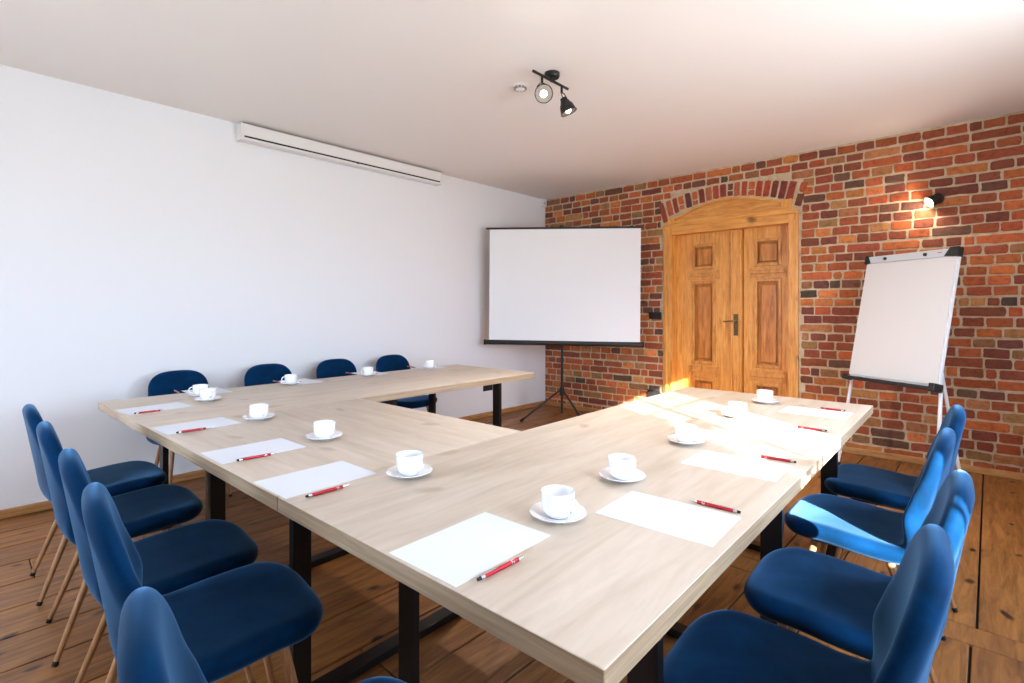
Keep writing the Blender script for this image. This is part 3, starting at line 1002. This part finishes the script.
# ------------------------------------------------------------------ lamps, detector, roller screen, sockets
def spot_head(parent, loc, aim, size=.058):
    """bell shade with bracket, open end along aim"""
    aim = Vector(aim).normalized()
    q = aim.to_track_quat('Z', 'Y').to_matrix().to_4x4()
    M = Matrix.Translation(loc) @ q
    s = size
    bm = NB()
    lathe(bm, [(.0, -.030), (.019, -.030), (.023, -.028), (.024, -.010), (.029, -.008), (.029, -.002), (s*.66, .006), (s*.84, .022), (s*.95, .050), (s, .062), (s*1.07, .066),
               (s*1.07, .069), (s*.98, .067), (s*.93, .050), (s*.82, .024), (s*.62, .010), (.020, .003), (0, .003)], 32, M)
    sh = meshobj('lamp_shade', bm, M_BLACK, parent)
    bm = NB(); lathe(bm, [(.012, .006), (s*.60, .012), (s*.80, .026), (s*.91, .050), (s*.962, .066)], 32, M)
    meshobj('reflector', bm, M_SILV, sh)
    bm = NB(); lathe(bm, [(0, .071), (.010, .069), (.018, .062), (.0215, .052), (.019, .038), (.012, .022), (.011, .006)], 24, M)
    meshobj('bulb', bm, M_BULB, sh)
    return sh, M

def ceiling_lamp():
    t = thing('ceiling_spotlight', 'black two-headed spotlight bar on the ceiling', 'ceiling lamp', (2.395, -2.885, HC))
    bm = NB(); lathe(bm, [(0, -.030), (.042, -.030), (.046, -.026), (.048, -.018), (.048, 0), (0, 0)], 36); meshobj('canopy', bm, M_BLACK, t)
    d = Vector((-.02, .17, 0))
    d = Vector((.0, .17, 0))
    bm = NB(); tube(bm, [Vector((0, -.185, -.048)), Vector((0, .165, -.048))], .009, 10); cyl(bm, (0, 0, -.03), (0, 0, -.052), .018, .014, 16)
    meshobj('bar', bm, M_BLACK, t)
    for (y, hl, aim) in ((-.10, Vector((.02, -.110, -.175)), (.62, -.72, -.30)), (.10, Vector((.03, .095, -.165)), (.26, .26, -.92))):
        bm = NB()
        top = Vector((0, y, -.048)); mid = Vector((0, y, -.095))
        tube(bm, [top, mid], .008, 8)
        meshobj('stem', bm, M_BLACK, t)
        a = Vector(aim).normalized()
        side = a.cross(Vector((0, 0, 1))).normalized()
        hc = hl + a*.006
        bm = NB()
        tube(bm, [hc + side*.034, hc + side*.038 + Vector((0, 0, .022)), mid*.55 + hc*.45 + side*.034 + Vector((0, 0, .012)), mid + side*.012, mid - side*.012,
                  mid*.55 + hc*.45 - side*.034 + Vector((0, 0, .012)), hc - side*.038 + Vector((0, 0, .022)), hc - side*.034], .0032, 8)
        meshobj('bracket', bm, M_BLACK, t)
        sh, M = spot_head(t, hl, aim, .052)
        L = bpy.data.lights.new('spot light', 'SPOT'); L.energy = 4 if y < 0 else 110; L.color = (1, .92, .82); L.spot_size = math.radians(100 if y < 0 else 135); L.spot_blend = .8; L.shadow_soft_size = .03
        lo = bpy.data.objects.new('spot_light', L); link(lo, t)
        lo.matrix_local = Matrix.Translation(hl + a*.07) @ (-a).to_track_quat('Z', 'Y').to_matrix().to_4x4()
ceiling_lamp()

def wall_lamp():
    t = thing('wall_spotlight', 'lit black wall spotlight high on the bricks above the flipchart', 'wall lamp', (4.115, -.012, 2.18))
    bm = NB(); lathe(bm, [(0, 0), (.042, 0), (.042, .016), (.038, .020), (0, .020)], 28, Matrix.Rotation(PI/2, 4, 'X')); meshobj('wall_plate', bm, M_BLACK, t)
    bm = NB(); tube(bm, [(0, -.018, 0), (0, -.060, -.004)], .009, 8); meshobj('stem', bm, M_BLACK, t)
    aim = (-.70, -.44, -.50)
    hl = Vector((0, -.085, -.008))
    sh, M = spot_head(t, hl, aim, .048)
    a = Vector(aim).normalized()
    L = bpy.data.lights.new('wall lamp glow', 'POINT'); L.energy = 3.2; L.color = (1, .84, .66); L.shadow_soft_size = .02
    lo = bpy.data.objects.new('lamp_light', L); link(lo, t)
    lo.location = hl + a*.092
wall_lamp()

def detector():
    t = thing('smoke_detector', 'small round white smoke detector on the ceiling beside the spotlight', 'smoke detector', (2.125, -2.885, HC))
    bm = NB(); lathe(bm, [(0, -.010), (.048, -.010), (.055, -.006), (.055, 0), (0, 0)], 36); meshobj('base', bm, M_WHITE, t)
    bm = NB(); lathe(bm, [(0, -.030), (.018, -.030), (.028, -.027), (.037, -.018), (.042, -.009), (0, -.009)], 36); c = meshobj('cover', bm, M_WHITE, t)
    bm = NB()
    for k in range(10):
        th = 2*PI*k/10
        box(bm, (-.009, -.0425, -.024), (.009, -.030, -.012), .001, 1, Matrix.Rotation(th, 4, 'Z'))
    meshobj('vent_ring', bm, M_GREYTAN, c, smooth=False)
detector()

def roller_screen():
    t = thing('roller_screen', 'long white rolled-up projection screen case high on the white wall', 'projection screen', (0, -2.905, 2.69))
    L = 1.008
    bm = NB(); box(bm, (.006, -L, -.068), (.105, L, .062), .010, 3); meshobj('case', bm, M_WHITE, t, smooth=False)
    for s in (-1, 1):
        bm = NB(); box(bm, (.002, s*L - .007, -.072), (.109, s*L + .007, .066), .006, 2); meshobj('end_cap', bm, M_WHITE, t, smooth=False)
    bm = NB(); box(bm, (.1030, -L + .02, -.049), (.1072, L - .02, -.036)); meshobj('slot', bm, M_RUBBER, t, smooth=False)
    bm = NB(); box(bm, (.1020, -L + .02, -.066), (.1066, L - .02, -.050), .002); r = meshobj('bottom_rail', bm, M_WHITE, t, smooth=False)
    bm = NB(); tube(bm, [(.118, -.012, -.044), (.124, -.010, -.058), (.124, .010, -.058), (.118, .012, -.044)], .0028, 8); meshobj('pull_loop', bm, M_RUBBER, r)
    bm = NB(); box(bm, (0, -L + .05, .0), (.006, -L + .09, .05)); box(bm, (0, L - .09, .0), (.006, L - .05, .05)); meshobj('wall_bracket', bm, M_WHITE, t, smooth=False)
roller_screen()

def socket(name, label, cat, loc, rz, w, h, kind):
    t = thing(name, label, cat, loc, rz)
    n = 2
    bm = NB(); box(bm, (-w/2, -.011, -h/2), (w/2, 0, h/2), .004, 2); meshobj('cover_plate', bm, M_BLACKM, t, smooth=False)
    for k in range(n):
        x = (k - .5)*w/2
        if kind == 'socket':
            bm = NB(); lathe(bm, [(0, .002), (.017, .002), (.019, .011), (.0215, .0125), (.0215, .009), (0, .009)], 24, Matrix.Translation((x, 0, 0)) @ Matrix.Rotation(PI/2, 4, 'X'))
            meshobj('outlet', bm, M_BLACK, t)
        else:
            bm = NB(); box(bm, (x - w/4 + .006, -.0145, -h/2 + .007), (x + w/4 - .006, -.010, h/2 - .007), .002, 2); meshobj('rocker', bm, M_BLACK, t, smooth=False)
    return t
socket('wall_switch', 'black light switch panel on the bricks left of the door', 'light switch', (1.625, -.017, 1.214), 0, .150, .080, 'switch')
socket('wall_socket', 'black double socket low on the bricks beside the door', 'socket', (1.605, -.017, .325), 0, .155, .080, 'socket')
socket('wall_socket', 'black double socket low on the white wall behind the table leg', 'socket', (.0, -1.10, .350), PI/2, .155, .080, 'socket')

t = thing('mounted_sensor', 'tiny white box sensor at the ceiling corner beside the bricks', 'sensor', (0.0, -.075, 2.715))
bm = NB(); box(bm, (0, -.040, -.052), (.050, .045, .050), .006, 2); meshobj('housing', bm, M_WHITE, t, smooth=False)
bm = NB(); box(bm, (.048, -.024, -.03), (.056, .024, .010), .006, 2); meshobj('lens', bm, M_GREY, t, smooth=False)

# ------------------------------------------------------------------ light
EL = math.radians(22.0)
d = Vector((-.84, .54, 0)).normalized()*math.cos(EL); d.z = -math.sin(EL)
S = bpy.data.lights.new('sun', 'SUN'); S.energy = 30.0; S.angle = math.radians(.53); S.color = (1, .96, .91)
so = bpy.data.objects.new('sun', S); link(so); so.rotation_euler = (-d).to_track_quat('Z', 'Y').to_euler(); so.location = (9, -8, 6)

wd = bpy.data.worlds.new('sky'); sc.world = wd; wd.use_nodes = True
bg = wd.node_tree.nodes['Background']
_wt = wd.node_tree
_g = _wt.nodes.new('ShaderNodeNewGeometry'); _sx = _wt.nodes.new('ShaderNodeSeparateXYZ')
_wt.links.new(_g.outputs['Incoming'], _sx.inputs[0])
_rp = _wt.nodes.new('ShaderNodeValToRGB'); _e = _rp.color_ramp.elements
_mr = _wt.nodes.new('ShaderNodeMapRange'); _mr.inputs['From Min'].default_value = -1; _mr.inputs['From Max'].default_value = 1
_wt.links.new(_sx.outputs['Z'], _mr.inputs['Value']); _wt.links.new(_mr.outputs[0], _rp.inputs['Fac'])
# incoming points back at the viewer: low values are the sky overhead, high values the sunlit ground outside
_e[0].position = .48; _e[0].color = (.62, .76, .98, 1); _e[1].position = .53; _e[1].color = (.54, .58, .62, 1)
_wt.links.new(_rp.outputs['Color'], bg.inputs['Color']); bg.inputs['Strength'].default_value = 20.0

def portal(axis, pos, h):
    u0, u1, z0, z1 = h
    L = bpy.data.lights.new('window portal', 'AREA'); L.shape = 'RECTANGLE'; L.cycles.is_portal = True
    o = bpy.data.objects.new('window_portal', L); link(o)
    if axis == 'x':
        L.size = z1 - z0; L.size_y = u1 - u0
        o.location = (pos + TH + .01, (u0+u1)/2, (z0+z1)/2); o.rotation_euler = (0, PI/2, 0)
    else:
        L.size = u1 - u0; L.size_y = z1 - z0
        o.location = ((u0+u1)/2, pos - TH - .01, (z0+z1)/2); o.rotation_euler = (PI/2, 0, 0)
for h in W_R: portal('x', RX, h)
for h in W_F: portal('y', FY, h)

# ------------------------------------------------------------------ camera
cam = bpy.data.cameras.new('camera'); co = bpy.data.objects.new('camera', cam); link(co)
cam.sensor_width = 36; cam.sensor_fit = 'HORIZONTAL'; cam.lens = 36*517.5/1024
cam.shift_y = -(341.5 - 310.8)/1024
co.location = (4.43, -5.46, 1.268); co.rotation_euler = (PI/2, 0, math.radians(42.75))
cam.clip_start = .02
sc.camera = co

vs = sc.view_settings
vs.view_transform = 'Standard'; vs.look = 'None'; vs.gamma = 1.0; vs.use_curve_mapping = False
vs.exposure = 0.73
